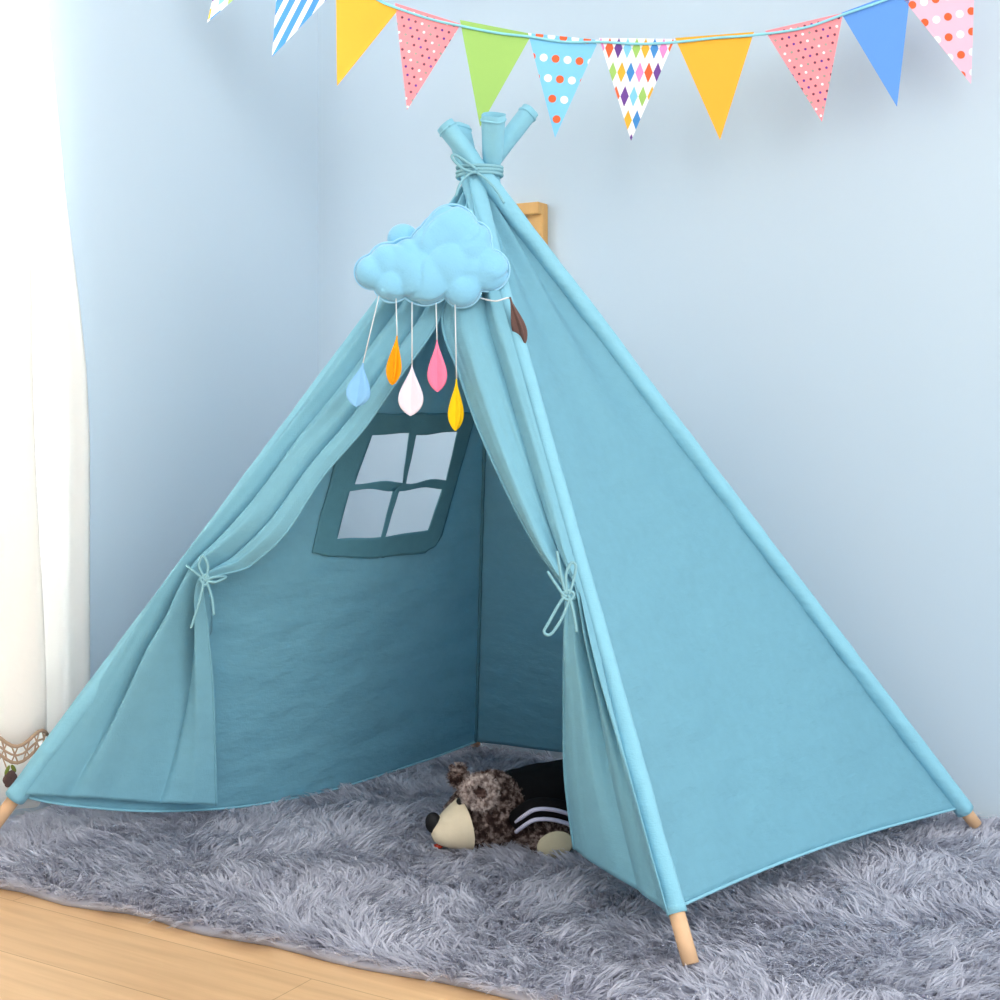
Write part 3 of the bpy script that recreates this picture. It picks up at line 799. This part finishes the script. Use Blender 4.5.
# ------------------------------------------------------------------ plush bear
HY = 2.46
bear = thing('teddy_bear', 'brown mottled plush bear in a black shirt lying inside the tent', 'plush bear', G(500, 848, 0.03))
def ell(bm, px, py, Y, a, b, c, rz=0.0, ry=0.0):
    bmesh.ops.create_uvsphere(bm, u_segments=32, v_segments=22, radius=1, matrix=Matrix.Translation(W(px, py, Y)) @ R3 @ Matrix.Rotation(rz, 4, 'Z') @ Matrix.Rotation(ry, 4, 'Y') @ Matrix.Diagonal((a, b, c, 1)))
s = HY/F   # metres per pixel at the head
bm = bmesh.new()
ell(bm, 488, 812, HY, 34*s, 0.064, 38*s, ry=0.3)     # head
ell(bm, 474, 822, HY-0.01, 29*s, 0.056, 29*s)         # cheek
ell(bm, 496, 808, HY+0.01, 19*s, 0.055, 33*s)
def ellz(bm, px, Y, z, a, b, c, rz=0.0, ry=0.0): ell(bm, px, HOR + (CAMZ-z)*F/Y, Y, a, b, c, rz, ry)
ellz(bm, 555, HY+0.08, 0.076, 0.085, 0.066, 0.042)       # chest
ellz(bm, 600, HY+0.12, 0.078, 0.09, 0.07, 0.044)        # belly
ell(bm, 540, 833, HY-0.015, 0.052, 0.034, 0.034, ry=0.25)   # near arm
ell(bm, 551, 843, HY-0.055, 0.036, 0.026, 0.028)
ellz(bm, 520, HY+0.06, 0.076, 0.05, 0.045, 0.042)
ellz(bm, 655, HY+0.06, 0.070, 0.06, 0.036, 0.036)          # legs
ellz(bm, 652, HY+0.17, 0.070, 0.06, 0.036, 0.036)
# ears
ell(bm, 459, 776, HY+0.03, 10*s, 0.010, 12*s)
ell(bm, 480, 791, HY-0.056, 15*s, 0.014, 15*s, rz=-0.3)
body = bm_obj('body', bm, 'bear_fur', bear)
md = body.modifiers.new('r', 'REMESH'); md.mode = 'VOXEL'; md.voxel_size = 0.0042
md = body.modifiers.new('s', 'SMOOTH'); md.iterations = 6; md.factor = 0.5
baked(body)
def fur(o, cnt, ln, ch):
    ps = o.modifiers.new('fur', 'PARTICLE_SYSTEM').particle_system; st = ps.settings
    st.type = 'HAIR'; st.count = cnt; st.hair_length = ln; st.hair_step = 3; st.render_step = 3; st.display_step = 3
    st.use_advanced_hair = True; st.normal_factor = ln*0.25; st.factor_random = ln*0.22; st.emit_from = 'FACE'
    st.child_type = 'INTERPOLATED'; st.rendered_child_count = ch; st.clump_factor = 0.5; st.roughness_2 = 0.004; st.roughness_endpoint = 0.004
    st.root_radius = 0.0009; st.tip_radius = 0.0003; st.radius_scale = 1.0; st.material = 1
fur(body, 7000, 0.0055, 14)
# inner ear
bm = bmesh.new(); ell(bm, 480, 793, HY-0.079, 7.5*s, 0.005, 6.5*s, rz=-0.3); M['inner_ear'] = speckle('inner_ear', [(0.36, rgb(48, 34, 32)), (0.5, rgb(74, 56, 52)), (0.62, rgb(110, 90, 84))], 120); bm_obj('inner_ear', bm, M['inner_ear'], bear)
M['ear_fur'] = speckle('ear_fur', [(0.36, rgb(120, 104, 98)), (0.5, rgb(186, 170, 164)), (0.6, rgb(222, 210, 204))], 140)
V, Fc = tube_data([W(480+13.5*math.cos(a), 792+12.5*math.sin(a), HY-0.083) for a in [2*PI*i/30 for i in range(31)]], lambda i: (0.0075, 0.0072), 10)
eo = mesh_obj('ear_rim', V, Fc, 'ear_fur', bear); fur(eo, 500, 0.004, 8)
# muzzle: blunt cone toward the left and the camera
mdir = (-RIGHT*0.93 - VIEW*0.38 - UP*0.16).normalized()
base_c = W(457.5, 826, HY-0.056); 
msid = mdir.cross(UP).normalized(); mup = msid.cross(mdir)
V, Fc = [], []; n = 20; seg = 36; ML = 0.054
for i in range(n+1):
    t = i/n; x = -0.012 + t*(ML+0.006)
    r = 0.048*(1-t)**0.42*(1-0.12*t) if t < 1 else 0.0005
    r = max(r, 0.0008)
    for k in range(seg):
        a = 2*PI*k/seg; V.append(base_c + mdir*x + msid*math.cos(a)*r*1.02 + mup*math.sin(a)*r*0.93 + mup*(-0.004*t))
for i in range(n):
    for k in range(seg): a0 = i*seg+k; a1 = i*seg+(k+1) % seg; Fc.append((a0, a1, a1+seg, a0+seg))
Fc.append(tuple(n*seg+k for k in range(seg)))
mz = mesh_obj('muzzle', V, Fc, 'muzzle', bear); mz['label'] = 'smooth cream muzzle'
bm = bmesh.new(); ell(bm, 433.5, 823, HY-0.066, 8.0*s, 0.012, 10.5*s, ry=-0.15); o = bm_obj('nose', bm, 'nose', bear); o['label'] = 'black oval nose'
bm = bmesh.new(); ell(bm, 460, 801, HY-0.066, 3.6*s, 0.006, 3.6*s); bm_obj('eye', bm, 'nose', bear)
bm = bmesh.new(); ell(bm, 438, 846, HY-0.055, 5*s, 0.006, 2.5*s); o = bm_obj('mouth', bm, 'red', bear); o['label'] = 'small red mouth'
bm = bmesh.new(); ell(bm, 555, 845, HY-0.083, 18*s, 0.006, 13*s, ry=-0.3); o = bm_obj('paw_pad', bm, 'pad', bear); o['label'] = 'cream paw pad'
# shirt: shell round the torso, open at neck and waist
def torso(t, a, gx=0.0):
    c = W(506+t*100, 804, HY+0.045+t*0.09); c.z = 0.080+0.004*t
    dirv = (W(606, 804, HY+0.135)-W(506, 804, HY+0.045)).normalized(); sd = dirv.cross(UP).normalized(); up = sd.cross(dirv)
    rw = 0.066+0.018*math.sin(PI*min(1, t*0.75+0.12)); rh = 0.040+0.014*math.sin(PI*min(1, t*0.75+0.12))
    return c + sd*math.cos(a)*rw + up*(math.sin(a)*(rh if math.sin(a) > 0 else rh*0.8))
V, Fc = [], []; n = 30; seg = 48
for i in range(n+1):
    for k in range(seg):
        a = 2*PI*k/seg; p = torso(i/n, a); p += (p-torso(i/n, a+PI)).normalized()*0.0025*nz(i*0.3, math.cos(a)*2, math.sin(a)*2); p.z = max(p.z, 0.032); V.append(p)
for i in range(n):
    for k in range(seg): a0 = i*seg+k; a1 = i*seg+(k+1) % seg; Fc.append((a0, a1, a1+seg, a0+seg))
shirt = mesh_obj('shirt', V, Fc, ['shirt'], bear); shirt['label'] = 'black shirt with pale sleeve stripes'; solid(shirt, 0.004, 1)
# sleeve with two pale stripes
V, Fc, MI = [], [], []
def stripe_arc(y0): return [W(516, y0+6, HY-0.05), W(524, y0, HY-0.066), W(535, y0-6, HY-0.075), W(552, y0-6, HY-0.07), W(570, y0-1, HY-0.055), W(580, y0+5, HY-0.04)]
V, Fc = [], []
pth = smooth_path(stripe_arc(814), 6)
tube_data(pth, lambda i: (0.017, 0.014), 16, V=V, Fc=Fc, ref=UP)
o = mesh_obj('shirt_sleeve', V, Fc, 'shirt', shirt); o.matrix_parent_inverse = Matrix.Identity(4)
for y0 in (813, 823):
    pth = [p - VIEW*0.016 for p in smooth_path(stripe_arc(y0), 6)]
    V, Fc = tube_data(pth, lambda i: (0.0036, 0.004), 8, ref=UP)
    o = mesh_obj('sleeve_stripe', V, Fc, 'stripe', shirt); o.matrix_parent_inverse = Matrix.Identity(4); o['label'] = 'pale lilac stripe'

# ------------------------------------------------------------------ light
w = bpy.data.worlds.new('room_light'); scene.world = w; w.use_nodes = True
bg = w.node_tree.nodes['Background']; bg.inputs[0].default_value = (0.98, 0.99, 1.0, 1); bg.inputs[1].default_value = 1.03
def area(name, loc, target, size, power, col=(1, 1, 1), sy=None):
    l = bpy.data.lights.new(name, 'AREA'); l.energy = power; l.size = size; l.color = col
    if sy: l.shape = 'RECTANGLE'; l.size_y = sy
    o = bpy.data.objects.new(name, l); COL.objects.link(o); o.location = loc
    o.rotation_euler = (Vector(target)-Vector(loc)).to_track_quat('-Z', 'Y').to_euler(); return o
area('softbox_key', (1.6, -0.6, 2.5), (-0.5, 2.0, 0.5), 2.6, 66, (1, 0.985, 0.97))
area('window_daylight', (LWX-0.6, 1.1, 1.5), (LWX+1.2, 1.3, 0.6), 1.4, 1500, (1, 1, 1), 2.0)

area('added_side_fill', (2.3, 0.6, 1.7), (-1.6, 1.9, 0.8), 1.8, 38, (1, 0.99, 0.98))  # added fill with no visible source, lightens the left wall

cam = bpy.data.cameras.new('camera'); cam.sensor_width = 36; cam.lens = F/1000*36; cam.shift_y = -(500-HOR)/1000
co = bpy.data.objects.new('camera', cam); COL.objects.link(co); co.location = CAM
co.rotation_euler = (PI/2, 0, math.atan2(SN, CS)); scene.camera = co
cam.clip_start = 0.05
vs = scene.view_settings; vs.view_transform = 'Standard'; vs.look = 'None'; vs.gamma = 1.0; vs.use_curve_mapping = False; vs.exposure = 0.0
